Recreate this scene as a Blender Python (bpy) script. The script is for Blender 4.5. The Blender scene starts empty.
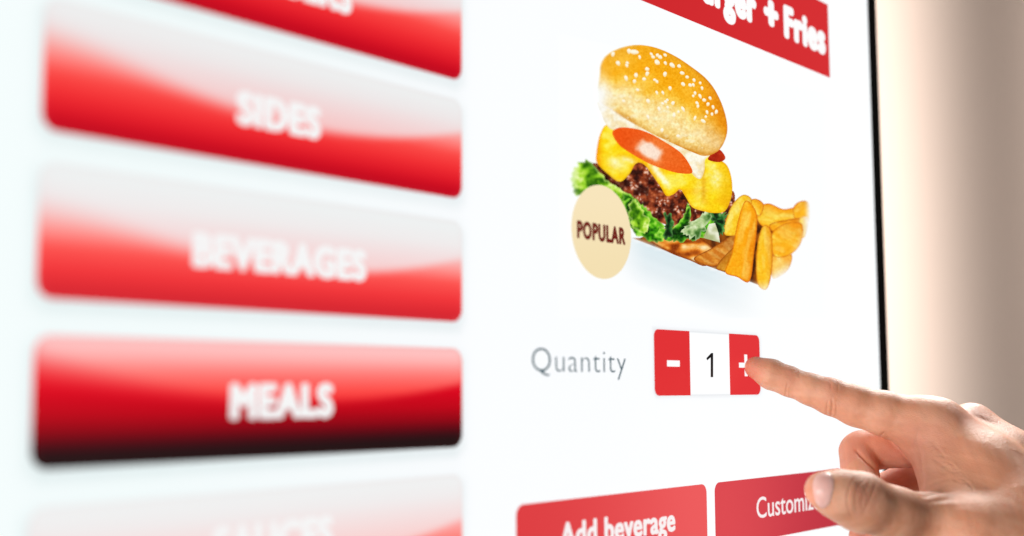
import bpy, math, random
import numpy as np
from mathutils import Vector, Matrix
from mathutils.geometry import delaunay_2d_cdt
from mathutils.bvhtree import BVHTree

rng = np.random.default_rng(7)
random.seed(7)
sc = bpy.context.scene
COL = sc.collection

# ------------------------------------------------------------------ camera
# The display is the upright plane y = 0 (x to the right along it, z up); the viewer is at negative y.
F = 1250.0                                     # focal length in pixels of a 1024 wide frame
CX, CY = 512.0, 268.0
VX, VY = 1066.0, 117.5                         # where the display's horizontals converge
xr = np.array([VX, VY, F]); xr /= np.linalg.norm(xr)
up = np.array([-65.6, -(F * F - 65.6 * VX) / VY, F]); up /= np.linalg.norm(up)
yw = np.cross(up, xr); yw /= np.linalg.norm(yw)
up = np.cross(xr, yw)
R = np.array([xr, yw, up])                     # camera (right, down, forward) -> world
TIP_DEPTH = 0.655
tip_cam = np.array([(746 - CX) / F, (362 - CY) / F, 1.0]) * TIP_DEPTH
CAM = np.array([0.0, -(R @ tip_cam)[1], 1.30])

def cam2w(p):
    return np.asarray(p) @ R.T + CAM

def plane_pt(px, py, lift=0.0):
    """point of the display plane (lifted towards the viewer) seen at a pixel"""
    d = np.stack([(np.asarray(px, float) - CX) / F, (np.asarray(py, float) - CY) / F, np.ones_like(np.asarray(px, float))], -1) @ R.T
    t = (-lift - CAM[1]) / d[..., 1]
    return CAM + d * t[..., None]

def w2px(p):
    c = (np.asarray(p) - CAM) @ R
    return np.stack([c[..., 0] / c[..., 2] * F + CX, c[..., 1] / c[..., 2] * F + CY, c[..., 2]], -1)

cam = bpy.data.cameras.new('camera')
camo = bpy.data.objects.new('camera', cam); COL.objects.link(camo)
cam.sensor_width = 36.0
cam.lens = F * 36.0 / 1024.0
r_, u_, f_ = R @ [1, 0, 0], R @ [0, -1, 0], R @ [0, 0, 1]
M = Matrix.Identity(4)
for i in range(3):
    M[i][0], M[i][1], M[i][2], M[i][3] = r_[i], u_[i], -f_[i], CAM[i]
camo.matrix_world = M
cam.clip_start, cam.clip_end = 0.01, 100
cam.dof.use_dof = True
cam.dof.focus_distance = 0.63
cam.dof.aperture_fstop = 4.1
cam.dof.aperture_blades = 0
sc.camera = camo

# ------------------------------------------------------------------ helpers
def lin(c):
    c = np.asarray(c, float) / 255.0
    return np.where(c <= 0.04045, c / 12.92, ((c + 0.055) / 1.055) ** 2.4)

def lerp(a, b, t):
    a = np.asarray(a, float); b = np.asarray(b, float); t = np.asarray(t, float)
    return a + (b - a) * t[..., None]

def ss(a, b, x):
    t = np.clip((np.asarray(x, float) - a) / (b - a), 0, 1)
    return t * t * (3 - 2 * t)

def ramp(t, stops):
    xs = [s[0] for s in stops]; cs = np.array([s[1] for s in stops], float)
    return np.stack([np.interp(t, xs, cs[:, k]) for k in range(3)], -1)

_perm = rng.random((256, 256))
def vnoise(x, y, seed=0):
    x = np.asarray(x, float) + seed * 17.3; y = np.asarray(y, float) + seed * 9.7
    xi, yi = np.floor(x).astype(int), np.floor(y).astype(int)
    fx, fy = x - xi, y - yi
    fx, fy = fx * fx * (3 - 2 * fx), fy * fy * (3 - 2 * fy)
    g = lambda a, b: _perm[a % 256, b % 256]
    return (g(xi, yi) * (1 - fx) + g(xi + 1, yi) * fx) * (1 - fy) + (g(xi, yi + 1) * (1 - fx) + g(xi + 1, yi + 1) * fx) * fy

def spots(x, y, seed=0):
    """distance to the nearest of one jittered point per unit cell"""
    xi, yi = np.floor(x).astype(int), np.floor(y).astype(int); d = np.full(np.shape(x), 9.0)
    for i in (-1, 0, 1):
        for j in (-1, 0, 1):
            a, b = (xi + i + seed * 7) % 256, (yi + j + seed * 13) % 256
            d = np.minimum(d, np.hypot(xi + i + _perm[a, b] - x, yi + j + _perm[b, (a + 91) % 256] - y))
    return d

def fbm(x, y, n=3, seed=0):
    s, a, t = 0, 1.0, 0
    for k in range(n):
        s = s + a * vnoise(np.asarray(x) * 2 ** k, np.asarray(y) * 2 ** k, seed + k * 3); t += a; a *= .55
    return s / t

def link(o, parent=None):
    COL.objects.link(o)
    if parent is not None:
        o.parent = parent
        o.matrix_parent_inverse = Matrix.Identity(4)
    return o

def empty(name, loc, label, cat):
    o = bpy.data.objects.new(name, None); o.location = loc; o.empty_display_size = .05
    COL.objects.link(o); o['label'] = label; o['category'] = cat
    return o

def mesh_obj(name, V, Fc, mat, parent=None, origin=None, colors=None, smooth=False):
    """vertices in world space; stored relative to the top-level parent's location"""
    V = np.asarray(V, float)
    off = np.zeros(3)
    p = parent
    while p is not None:
        off = off + np.array(p.location); p = p.parent
    if origin is not None: off = off + np.asarray(origin)
    me = bpy.data.meshes.new(name)
    me.from_pydata((V - off).tolist(), [], [list(map(int, f)) for f in Fc])
    if colors is not None:
        at = me.color_attributes.new('pic', 'FLOAT_COLOR', 'POINT')
        c = np.ones((len(V), 4)); c[:, :3] = colors
        at.data.foreach_set('color', c.ravel())
    if smooth:
        me.polygons.foreach_set('use_smooth', [True] * len(me.polygons))
    me.materials.append(mat)
    me.update()
    o = bpy.data.objects.new(name, me)
    if origin is not None: o.location = origin
    return link(o, parent)

def new_mat(name):
    m = bpy.data.materials.new(name); m.use_nodes = True
    nt = m.node_tree
    return m, nt, nt.nodes['Principled BSDF']

def screen_mat():
    m, nt, b = new_mat('lit_display')
    a = nt.nodes.new('ShaderNodeAttribute'); a.attribute_name = 'pic'
    nt.links.new(a.outputs['Color'], b.inputs['Emission Color'])
    b.inputs['Emission Strength'].default_value = 1.0
    b.inputs['Base Color'].default_value = (.004, .004, .004, 1)
    b.inputs['Roughness'].default_value = .35
    b.inputs['Specular IOR Level'].default_value = .12
    return m
LCD = screen_mat()

def plain_mat(name, col, rough=.5, spec=.5, noise=.0, nscale=60, metallic=0):
    m, nt, b = new_mat(name)
    b.inputs['Roughness'].default_value = rough
    b.inputs['Specular IOR Level'].default_value = spec
    b.inputs['Metallic'].default_value = metallic
    t = nt.nodes.new('ShaderNodeTexCoord'); n = nt.nodes.new('ShaderNodeTexNoise')
    n.inputs['Scale'].default_value = nscale; n.inputs['Detail'].default_value = 4
    nt.links.new(t.outputs['Object'], n.inputs['Vector'])
    r = nt.nodes.new('ShaderNodeValToRGB')
    c = np.asarray(col)
    r.color_ramp.elements[0].color = (*(c * (1 - noise)), 1); r.color_ramp.elements[1].color = (*np.clip(c * (1 + noise), 0, 1), 1)
    r.color_ramp.elements[0].position = .3; r.color_ramp.elements[1].position = .7
    nt.links.new(n.outputs['Fac'], r.inputs['Fac']); nt.links.new(r.outputs['Color'], b.inputs['Base Color'])
    return m

def catmull(P, n=6, closed=True):
    P = np.asarray(P, float); out = []
    N = len(P)
    for i in range(N if closed else N - 1):
        p0, p1, p2, p3 = (P[(i + k - 1) % N] if closed else P[min(max(i + k - 1, 0), N - 1)] for k in range(4))
        for t in np.arange(n) / n:
            out.append(.5 * ((2 * p1) + (-p0 + p2) * t + (2 * p0 - 5 * p1 + 4 * p2 - p3) * t * t + (-p0 + 3 * p1 - 3 * p2 + p3) * t ** 3))
    if not closed: out.append(P[-1])
    return np.array(out)

def inside(poly, x, y):
    poly = np.asarray(poly); r = np.zeros(np.shape(x), bool)
    n = len(poly)
    for i in range(n):
        x1, y1 = poly[i]; x2, y2 = poly[(i + 1) % n]
        if y1 == y2: continue
        c = ((y1 > y) != (y2 > y)) & (x < (x2 - x1) * (y - y1) / (y2 - y1) + x1)
        r ^= c
    return r

def edge_dist(poly, x, y):
    poly = np.asarray(poly); d = np.full(np.shape(x), 1e9); n = len(poly)
    for i in range(n):
        a = poly[i]; b = poly[(i + 1) % n]; e = b - a; L = e @ e + 1e-12
        t = np.clip(((x - a[0]) * e[0] + (y - a[1]) * e[1]) / L, 0, 1)
        d = np.minimum(d, np.hypot(x - a[0] - t * e[0], y - a[1] - t * e[1]))
    return d

def fill(poly, step, seg=None, near=True):
    """triangulated filling of a 2-D polygon with interior points every `step`"""
    poly = np.asarray(poly, float)
    B = []
    for i in range(len(poly)):
        a, b = poly[i], poly[(i + 1) % len(poly)]
        n = max(1, int(np.hypot(*(b - a)) / (seg or step)))
        for t in np.arange(n) / n: B.append(a + (b - a) * t)
    B = np.array(B)
    lo, hi = B.min(0), B.max(0)
    gx, gy = np.meshgrid(np.arange(lo[0] + step / 2, hi[0], step), np.arange(lo[1] + step / 2, hi[1], step))
    gx, gy = gx.ravel() + rng.uniform(-.05, .05, gx.size) * step, gy.ravel() + rng.uniform(-.05, .05, gy.size) * step
    k = inside(B, gx, gy); gx, gy = gx[k], gy[k]
    if near:
        k = edge_dist(B, gx, gy) > .45 * step; gx, gy = gx[k], gy[k]
    P = np.concatenate([B, np.stack([gx, gy], -1)])
    nb = len(B)
    v, e, f, *_ = delaunay_2d_cdt([Vector(p) for p in P], [(i, (i + 1) % nb) for i in range(nb)], [], 1, 1e-6)
    return np.array([tuple(p) for p in v]), [tuple(reversed(t)) if False else tuple(t) for t in f], B

LIFT = {'n': 0}
def orient(V, Fc):
    """make the faces look at the viewer (negative y)"""
    a, b, c = (V[list(x)] for x in zip(*[f[:3] for f in Fc]))
    ny = np.cross(b - a, c - a)[:, 1].sum()
    return [tuple(reversed(f)) for f in Fc] if ny > 0 else Fc

def patch_px(name, poly, colfn, parent, lift, step=1.0, smooth_poly=0, seg=None):
    """a flat picture element on the display; its outline is given in pixels of the photograph"""
    poly = np.asarray(poly, float)
    if smooth_poly: poly = catmull(poly, smooth_poly)
    P, Fc, B = fill(poly, step, seg)
    V = plane_pt(P[:, 0], P[:, 1], lift)
    c = np.clip(colfn(P[:, 0], P[:, 1], B), 0, 255)
    if step < 1.5:                             # the food photograph's own grain
        c = c + ((vnoise(P[:, 0] * .95, P[:, 1] * .95, 91) - .5) * 26 * (1 - ss(225, 250, c.min(-1))))[:, None]
    c = glow(c)
    return mesh_obj(name, V, orient(V, Fc), LCD, parent, colors=c)

def rrect(x0, z0, x1, z1, r, n=8, corners=(1, 1, 1, 1)):
    """rounded rectangle; corners: lower left, lower right, upper right, upper left"""
    out = []
    for (cx, cz, a0), k in zip(((x0 + r, z0 + r, 180), (x1 - r, z0 + r, 270), (x1 - r, z1 - r, 0), (x0 + r, z1 - r, 90)), corners):
        if not k:
            out.append((x0 if a0 in (180, 90) else x1, z0 if a0 in (180, 270) else z1)); continue
        for t in range(n + 1):
            a = math.radians(a0 + 90 * t / n); out.append((cx + r * math.cos(a), cz + r * math.sin(a)))
    return np.array(out)

def patch_xz(name, poly, colfn, parent, lift, step):
    P, Fc, B = fill(poly, step, step)
    V = np.stack([P[:, 0], np.full(len(P), -lift), P[:, 1]], -1)
    c = glow(colfn(P[:, 0], P[:, 1], B))
    return mesh_obj(name, V, orient(V, Fc), LCD, parent, colors=c)

def glow(c, k=.03):
    """linear light of a display colour: what is plain white on the screen is brighter than the film can hold"""
    L = lin(np.clip(c, 0, 255))
    return L * (1 + k * ss(.90, 1.0, L.min(-1)))[..., None]

def flat(c):
    return lambda x, y, B: np.tile(np.asarray(c, float), (len(x), 1))

def px_on_row(px, py_ref, px_ref):
    """pixel row at px of the display's horizontal line through (px_ref, py_ref)"""
    hx, hy = CX + VX, CY + VY
    return py_ref + (hy - py_ref) * (px - px_ref) / (hx - px_ref)

def text(name, body, xl, yb, xr_, cap, col, parent, lift, bold=0.0, spacing=1.0, fat=0.0):
    """body with its baseline starting at pixel (xl, yb), ending at column xr_, capitals `cap` pixels high at xl"""
    cu = bpy.data.curves.new(name, 'FONT'); cu.body = body; cu.offset = bold; cu.space_character = spacing; cu.resolution_u = 4
    tmp = bpy.data.objects.new(name + '_tmp', cu); COL.objects.link(tmp)
    bpy.context.view_layer.update()
    me = bpy.data.meshes.new_from_object(tmp.evaluated_get(bpy.context.evaluated_depsgraph_get()))
    v = np.zeros(len(me.vertices) * 3); me.vertices.foreach_get('co', v); v = v.reshape(-1, 3)
    Fc = [tuple(p.vertices) for p in me.polygons]
    bpy.data.objects.remove(tmp); bpy.data.meshes.remove(me); bpy.data.curves.remove(cu)
    CAPH = 0.727
    n0 = len(v); lay = np.zeros(n0)
    if fat > 0:                                # heavier strokes: the same letters a hair to each side, each sheet a little above the last
        v0, F0 = v, Fc; vs, fs, ls = [v0], list(F0), [np.zeros(n0)]
        for k in range(10):
            an = 2 * math.pi * k / 10
            vs.append(v0 + np.array([fat * math.cos(an) * 1.5, fat * math.sin(an), 0])); ls.append(np.full(n0, (k + 1) * 4e-6))
            fs += [tuple(i + n0 * (k + 1) for i in f) for f in F0]
        v, Fc, lay = np.concatenate(vs), fs, np.concatenate(ls)
    a = plane_pt(xl, yb, lift); b = plane_pt(xr_, px_on_row(xr_, yb, xl), lift); t = plane_pt(xl, yb - cap, lift)
    x0, x1 = v[:, 0].min(), v[:, 0].max()
    V = np.stack([a[0] + (v[:, 0] - x0) / (x1 - x0) * (b[0] - a[0]), -lift - lay, a[2] + v[:, 1] / CAPH * (t[2] - a[2])], -1)
    return mesh_obj(name, V, orient(V, Fc), LCD, parent, colors=np.tile(lin(col), (len(V), 1)))

def box(name, lo, hi, mat, parent, bevel=0.0):
    lo, hi = np.asarray(lo), np.asarray(hi)
    if bevel <= 0:
        V = [(x, y, z) for x in (lo[0], hi[0]) for y in (lo[1], hi[1]) for z in (lo[2], hi[2])]
        Fc = [(0, 1, 3, 2), (4, 6, 7, 5), (0, 4, 5, 1), (2, 3, 7, 6), (0, 2, 6, 4), (1, 5, 7, 3)]
        return mesh_obj(name, V, Fc, mat, parent)
    pr = rrect(lo[0], lo[2], hi[0], hi[2], bevel * 3, 6); n = len(pr)
    c = pr.mean(0); V = []; Fc = []
    rings = [(lo[1], 1 - bevel / (hi[0] - lo[0]) * 2), (lo[1] + bevel * .3, 1 - bevel / (hi[0] - lo[0]) * .6), (lo[1] + bevel, 1), (hi[1], 1)]
    for y, s in rings:
        for p in pr:
            q = np.sign(p - c) * (np.abs(p - c) - (1 - s) * (hi[0] - lo[0]) / 2); V.append((c[0] + q[0], y, c[1] + q[1]))
    for k in range(3):
        for i in range(n):
            Fc.append((k * n + i, k * n + (i + 1) % n, (k + 1) * n + (i + 1) % n, (k + 1) * n + i))
    Fc.append(tuple(range(n))); Fc.append(tuple(reversed(range(3 * n, 4 * n))))
    return mesh_obj(name, V, Fc, mat, parent)

# ------------------------------------------------------------------ the ordering kiosk
XR = plane_pt(874.0, 200)[0]                   # right edge of the lit area
XL = plane_pt(41.0, 230)[0] - .035             # a little beyond the left frame edge
ZT, ZB = plane_pt(870, 0)[2] + .12, plane_pt(700, 536)[2] - .22
pxs = np.linalg.norm(plane_pt(700, 361) - plane_pt(700, 360))   # size of a pixel there
kiosk = empty('ordering_kiosk', (float((XL + XR) / 2), .03, float(ZB) - .03),
              'white touchscreen ordering kiosk with red menu buttons, burger picture and thin black rim', 'kiosk')

black = plain_mat('black_rim', (.003, .0035, .0035), .5, .12, .2)
cream = plain_mat('pale_case', (.74, .70, .64), .45, .4, .03)
edge = .0165
box('casing', (XL - .030, .0085, ZB - .030), (XR + edge + .0085, .060, ZT + .030), cream, kiosk, .004)
box('rim', (XL - edge, .0012, ZB - edge), (XR + edge, .0085, ZT + edge), black, kiosk, .0008)

# -- the buttons' places on the plane
BL, BR = plane_pt(37.5, 230)[0], plane_pt(461.7, 260)[0]
def row(y): return plane_pt(461.5, y)[2]
ROWS = [(row(-22), row(81.5)), (row(101), row(199.3)), (row(222), row(322.3)), (row(348.5), row(446.8)), (row(474), row(574))]
QP = [plane_pt(*p) for p in ((653.7, 362), (759.4, 362), (654, 329), (654, 395.8))]
AP = [plane_pt(*p) for p in ((515.8, 520), (706.5, 500), (612, 494.3), (714.5, 500), (842, 480))]

def box_d(x, z, x0, z0, x1, z1, r):
    dx = np.maximum(np.abs(x - (x0 + x1) / 2) - (x1 - x0) / 2 + r, 0); dz = np.maximum(np.abs(z - (z0 + z1) / 2) - (z1 - z0) / 2 + r, 0)
    return np.hypot(dx, dz) - r

def panel_col(x, z, B):
    pp = w2px(np.stack([x, np.zeros_like(x), z], -1))
    c = lerp((245, 253, 253), (250, 252, 254), ss(100, 520, pp[:, 0]))
    c = lerp(c, np.tile((252., 254, 255), (len(x), 1)), ss(600, 860, pp[:, 0]))
    for zt, zb in ROWS:                        # the drawn drop shadow of each button
        d = box_d(x + .0002, z + .0022, BL, zb, BR, zt, .004)
        k = np.exp(-np.maximum(d, 0) / .0015) * .75
        c = lerp(c, np.tile((176., 198, 200), (len(x), 1)), k * .32)
    d = box_d(x, z, QP[0][0], QP[3][2], QP[1][0], QP[2][2], .003)
    c = lerp(c, np.tile((225., 228, 232), (len(x), 1)), np.exp(-np.maximum(d, 0) / .0006) * .8)
    return c
P, Fc, B = fill(rrect(XL, ZB, XR, ZT, .0005, 1), .0032, .0032, False)
V = np.stack([P[:, 0], np.full(len(P), 0.0), P[:, 1]], -1)
mesh_obj('screen_panel', V, orient(V, Fc), LCD, kiosk, colors=glow(panel_col(P[:, 0], P[:, 1], B)))

L1, L2, L3, L4, L5, L6 = (.00015 * k for k in range(1, 7))

WHITE = np.array((236., 236, 236))
STY = {
  'std': dict(bot=[(0, (236, 238, 238)), (.18, (240, 224, 224)), (.32, (248, 180, 176)), (.44, (255, 132, 127)), (.56, (252, 74, 70)), (.70, (242, 46, 50)), (.82, (224, 24, 38)), (.92, (200, 4, 28)), (1, (184, 0, 24))],
              top=[(0, (238, 242, 242)), (.20, (238, 232, 232)), (.40, (243, 212, 212)), (.62, (249, 190, 189))], g0=.19, g1=.34),
  'soft': dict(bot=[(0, (236, 240, 240)), (.24, (240, 228, 228)), (.38, (248, 194, 192)), (.50, (255, 146, 141)), (.62, (254, 84, 80)), (.78, (242, 54, 58)), (1, (206, 30, 42))],
              top=[(0, (238, 243, 243)), (.24, (240, 236, 236)), (.44, (245, 218, 218)), (.66, (250, 197, 196))], g0=.23, g1=.33),
  'dark': dict(bot=[(0, (250, 60, 60)), (.30, (236, 24, 38)), (.42, (220, 0, 28)), (.60, (190, 0, 22)), (.72, (146, 0, 18)), (.80, (98, 2, 16)), (.87, (50, 10, 17)), (.93, (30, 16, 17)), (1, (24, 16, 17))],
              top=[(0, (255, 208, 208)), (.14, (255, 178, 175)), (.28, (255, 122, 117)), (.44, (254, 72, 68)), (.58, (236, 32, 42))], g0=.23, g1=.23),
  'faint': dict(bot=[(0, (238, 240, 240)), (.22, (243, 224, 224)), (.40, (252, 190, 188)), (.56, (255, 150, 145)), (.72, (252, 96, 92)), (1, (220, 44, 54))],
              top=[(0, (240, 243, 243)), (.2, (241, 237, 237)), (.45, (247, 218, 217)), (.66, (252, 200, 198))], g0=.32, g1=.30),
}
def button_col(style, x0, x1, zt, zb):
    s = STY[style]
    def fn(x, z, B):
        u = (x - x0) / (x1 - x0); v = (zt - z) / (zt - zb)
        g = s['g0'] + .13 * u + s['g1'] * (1 - (2 * u - 1) ** 2)
        a = ramp(v, s['top']); b = ramp(v, s['bot'])
        w = .050 + .16 * (1 - u) ** 3
        k = ss(-1, 1, (g - v) / w)
        c = lerp(b, a, k)
        d = edge_dist(B, x, z)
        rim = np.exp(-d / .0007)
        return lerp(c, np.tile((225., 60, 50) if style == 'dark' else (235., 200, 200), (len(x), 1)), rim * .18)
    return fn

spec = [('std', 'BURGERS', None, 'red glossy button reading BURGERS'), ('std', 'SIDES', None, 'red glossy button reading SIDES'), ('soft', 'BEVERAGES', None, 'paler red glossy button reading BEVERAGES'),
        ('dark', 'MEALS', None, 'darker red button with a black lower edge reading MEALS'), ('faint', 'SAUCES', None, 'faded button cut by the lower edge')]
TX = [(212, -29, 352, 34), (236, 121.5, 321, 32), (192, 264.5, 366.5, 33), (229.5, 417.5, 333.5, 34), (212, 562, 333, 34)]
for (zt, zb), (st, word, _, lab), (xl, yb, xrr, cap) in zip(ROWS, spec, TX):
    b = patch_xz('menu_button', rrect(BL, zb, BR, zt, .0052), button_col(st, BL, BR, zt, zb), kiosk, L1, .0016)
    b['label'] = lab
    text('button_text', word, xl, yb, xrr, cap, (246, 246, 246), b, L2, fat=.056, spacing=1.12)

# -- title banner
bz1, bz0 = plane_pt(828, 5.0)[2], plane_pt(829.3, 77.7)[2]
bx1 = plane_pt(828.6, 40)[0]; bx0 = plane_pt(520, 40)[0]
ban = patch_xz('title_banner', rrect(bx0, bz0, bx1, bz1, .0004, 1), lambda x, z, B: lerp((206, 36, 42), (214, 44, 48), ss(bx0, bx1, x)), kiosk, L1, .004)
def banner_text(body, xl, xrr, cap):
    text('title_text', body, xl, px_on_row(xl, 35.4, 785), xrr, cap, (254, 254, 254), ban, L2, fat=.060, spacing=1.14)
banner_text('Burger', 687, 757, 35)
banner_text('+', 764, 779, 33)
banner_text('Fries', 784, 826, 30.5)

# -- quantity selector
q = patch_xz('quantity_selector', rrect(QP[0][0], QP[3][2], QP[1][0], QP[2][2], .0035), lambda x, z, B: lerp((253, 254, 255), (222, 226, 230), np.exp(-edge_dist(B, x, z) / .0003) * .8), kiosk, L1, .0012)
m0 = plane_pt(689.5, 362)[0]; p0 = plane_pt(729, 362)[0]
RED = (226, 48, 52)
patch_xz('minus_button', rrect(QP[0][0], QP[3][2], m0, QP[2][2], .0035, corners=(1, 0, 0, 1)), flat(RED), q, L2, .003)
patch_xz('plus_button', rrect(p0, QP[3][2], QP[1][0], QP[2][2], .0035, corners=(0, 1, 1, 0)), flat((228, 52, 56)), q, L2, .003)
def bar(name, x0, y0, x1, y1, par, lift, r=.0004, c=(255, 252, 252)):
    a, b = plane_pt(x0, y1), plane_pt(x1, y0)
    return patch_xz(name, rrect(a[0], a[2], b[0], b[2], r, 2), flat(c), par, lift, .002)
bar('minus_sign', 666.3, 360.6, 679.0, 366.5, q, L3)
a = plane_pt(738.3, 367.6); b_ = plane_pt(752.5, 363.0); c1 = plane_pt(744.0, 376.2); c2 = plane_pt(746.4, 354.6)
plus = [(a[0], a[2]), (c1[0], a[2]), (c1[0], c1[2]), (c2[0], c1[2]), (c2[0], a[2]), (b_[0], a[2]), (b_[0], b_[2]), (c2[0], b_[2]), (c2[0], c2[2]), (c1[0], c2[2]), (c1[0], b_[2]), (a[0], b_[2])]
patch_xz('plus_sign', np.array(plus), flat((255, 252, 252)), q, L3, .002)
n1 = [plane_pt(*p_) for p_ in ((712.4, 377.2), (709.9, 377.2), (709.9, 357.4), (706.4, 360.4), (705.6, 358.2), (710.4, 353.0), (712.4, 353.0))]
patch_xz('numeral', np.array([(p_[0], p_[2]) for p_ in n1]), flat((22, 22, 24)), q, L3, .0015)
text('quantity_text', 'Quantity', 532, 371.6, 626, 26, (44, 80, 92), kiosk, L1, bold=-.015, spacing=1.08)

# -- order buttons
def red_grad(c0, c1, x0, x1): return lambda x, z, B: lerp(c0, c1, ss(x0, x1, x))
zt, zb = AP[2][2], AP[2][2] - (QP[2][2] - QP[3][2]) * 1.02
ob = patch_xz('order_button', rrect(AP[0][0], zb, AP[1][0], zt, .0045), red_grad((222, 62, 66), (236, 90, 92), AP[0][0], AP[1][0]), kiosk, L1, .004)
ob['label'] = 'light red button reading Add beverage'
text('button_text', 'Add beverage', 559.8, 548.5, 675.5, 26, (250, 242, 242), ob, L2, fat=.030, spacing=1.06)
ob = patch_xz('order_button', rrect(AP[3][0], zb, AP[4][0], zt, .0045), red_grad((220, 72, 80), (192, 52, 66), AP[3][0], AP[4][0]), kiosk, L1, .004)
ob['label'] = 'red button reading Customize beside the thumb'
text('button_text', 'Customize', 756.7, 518.4, 820, 22, (250, 240, 240), ob, L2, fat=.006)

# -- the burger picture shown on the screen
def pale(x, y, B):
    # the white card of the picture with its pale blue table edge along the bottom
    yl = 238 + (x - 632) * .377
    d = y - yl
    k = np.clip(1 - d / 46, 0, 1) ** .8 * ss(-2, 3, d) * ss(612, 650, x) * (1 - ss(690, 772, x))
    c = lerp((251, 253, 254), (216, 233, 239), k * .85)
    st = vnoise(d * .16, x * .01) * k * 10
    return c - st[:, None]
pic = patch_px('burger_picture', [(560, 34), (824, 93), (824, 318), (560, 318)], pale, kiosk, L1, 4)
WB = np.array((251., 253, 254))
def fadeto(c, k): return lerp(c, np.tile(WB, (len(c), 1)), np.clip(k, 0, 1))

# dark brown patch: shade painted into the gaps between and under the chips
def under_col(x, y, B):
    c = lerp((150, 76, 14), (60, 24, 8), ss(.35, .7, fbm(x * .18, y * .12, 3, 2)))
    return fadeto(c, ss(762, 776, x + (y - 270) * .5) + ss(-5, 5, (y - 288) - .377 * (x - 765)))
patch_px('chip_gap_shade', [(640, 238), (700, 214), (735, 214), (800, 214), (803, 240), (788, 262), (770, 289.5), (748, 281), (702, 264), (680, 256.5), (632, 238)], under_col, pic, L2, 1.6)
def loaf_col(x, y, B):
    n = fbm(x * .10, y * .16, 2, 5)
    c = ramp(n, [(.2, (140, 56, 8)), (.45, (218, 116, 26)), (.62, (246, 172, 76)), (.82, (255, 230, 176))])
    d = edge_dist(B, x, y)
    return lerp((140, 62, 14), c, ss(0, 3, d))
patch_px('bottom_bun', [(650, 240), (664, 236), (680, 235), (696, 236), (708, 243), (714, 252), (706, 266), (690, 260.5), (668, 252)], loaf_col, pic, L3, 1.0, 4)

# chips
def fry_col(base, dark, ang, light, fade=None):
    ca, sa = math.cos(ang), math.sin(ang)
    def fn(x, y, B):
        a = x * ca + y * sa; b = -x * sa + y * ca
        n = fbm(a * .06, b * .22, 3, 9)
        c = lerp(base, light, ss(.45, .8, n))
        g = (b - b.min()) / (np.ptp(b) + 1e-6)
        c = lerp(c, np.tile(np.asarray(dark, float), (len(x), 1)), .38 * ss(.55, .1, g))
        d = edge_dist(B, x, y)
        c = lerp(np.tile(np.asarray(dark, float) * np.array([.86, .72, .8]), (len(x), 1)), c, .38 + .62 * ss(0, 1.7, d))
        c = lerp(c, np.tile((255., 236, 150), (len(x), 1)), .30 * ss(.5, .8, vnoise(a * .06, b * .3, 27)) * ss(1.5, 3.5, d))
        c = c + ((vnoise(x * .5, y * .5, 19) - .5) * 14)[:, None] * np.array([.5, 1, .6])
        if fade is not None: c = fadeto(c, fade(x, y))
        return c
    return fn
GOLD, DEEP, YEL = (255, 186, 30), (236, 122, 6), (255, 220, 84)
rf = lambda x, y: ss(796, 812, x + (y - 215) * .25) * .85
low = lambda x, y: ss(-12, 6, (y - 276) + .55 * (x - 778))
FR = [
 ([(693.5, 259), (712, 248), (735, 234), (736, 248), (726, 258), (713.6, 267)], (206, 118, 30), (120, 50, 10), .6, (236, 160, 60), None),
 ([(716, 267), (735, 246), (742, 250), (738, 275), (727, 272)], (220, 140, 30), (150, 76, 10), -.9, (240, 176, 50), None),
 ([(760, 206), (769.6, 203.5), (783, 209), (796.5, 208), (798, 220), (780, 227), (762, 226), (756, 214)], GOLD, DEEP, .1, YEL, None),
 ([(793, 208), (801, 201), (809, 203.5), (809, 220), (796.5, 222)], (255, 182, 30), (226, 120, 10), -.3, YEL, lambda x, y: ss(803, 811, x)),
 ([(772, 257), (781, 252), (792, 255), (788, 270), (774, 279), (771, 270)], (255, 190, 70), (236, 150, 40), 1.2, (255, 220, 130), low),
 ([(770, 224), (786, 220), (800, 218), (806, 223), (794, 229), (774, 232)], (250, 170, 24), (206, 96, 6), .1, YEL, rf),
 ([(799, 219), (807, 217), (808, 226), (804, 238), (799, 232)], (255, 196, 60), (236, 140, 20), 1.4, YEL, lambda x, y: ss(798, 809, x) * .9),
 ([(750, 201), (757, 199), (764, 205), (760, 216), (754, 213)], (255, 190, 36), (214, 104, 6), .9, YEL, None),
 ([(773, 231.5), (784, 224), (796, 222), (803, 226), (801, 243), (790, 255), (775, 257), (771, 244)], (255, 178, 28), (230, 118, 8), .4, YEL, lambda x, y: ss(796, 812, x + (y - 235) * .5) * .8),
 ([(723.7, 232), (728, 213.6), (735, 201), (744, 194.6), (752, 200), (748, 214), (742, 232), (730, 236)], (253, 204, 40), (222, 140, 8), 1.9, (255, 232, 110), None),
 ([(763, 226), (769.6, 228), (772.5, 243), (772, 269.6), (767, 289), (758, 285), (756, 265), (758, 241)], (255, 192, 30), (226, 116, 8), 1.5, (255, 208, 60), lambda x, y: ss(278, 292, y) * .7),
 ([(745, 201), (755, 209), (757.3, 222.6), (754, 254), (749.5, 281.5), (737, 277), (725, 272), (731.5, 254), (737, 225)], (255, 170, 16), (228, 112, 6), 1.75, (255, 200, 52), None),
]
for k, (pl, a_, d_, an, li, fd) in enumerate(FR):
    patch_px('french_fry', pl, fry_col(a_, d_, an, li, fd), pic, L3 + .00002 * (k + 1), .9, 5)

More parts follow.
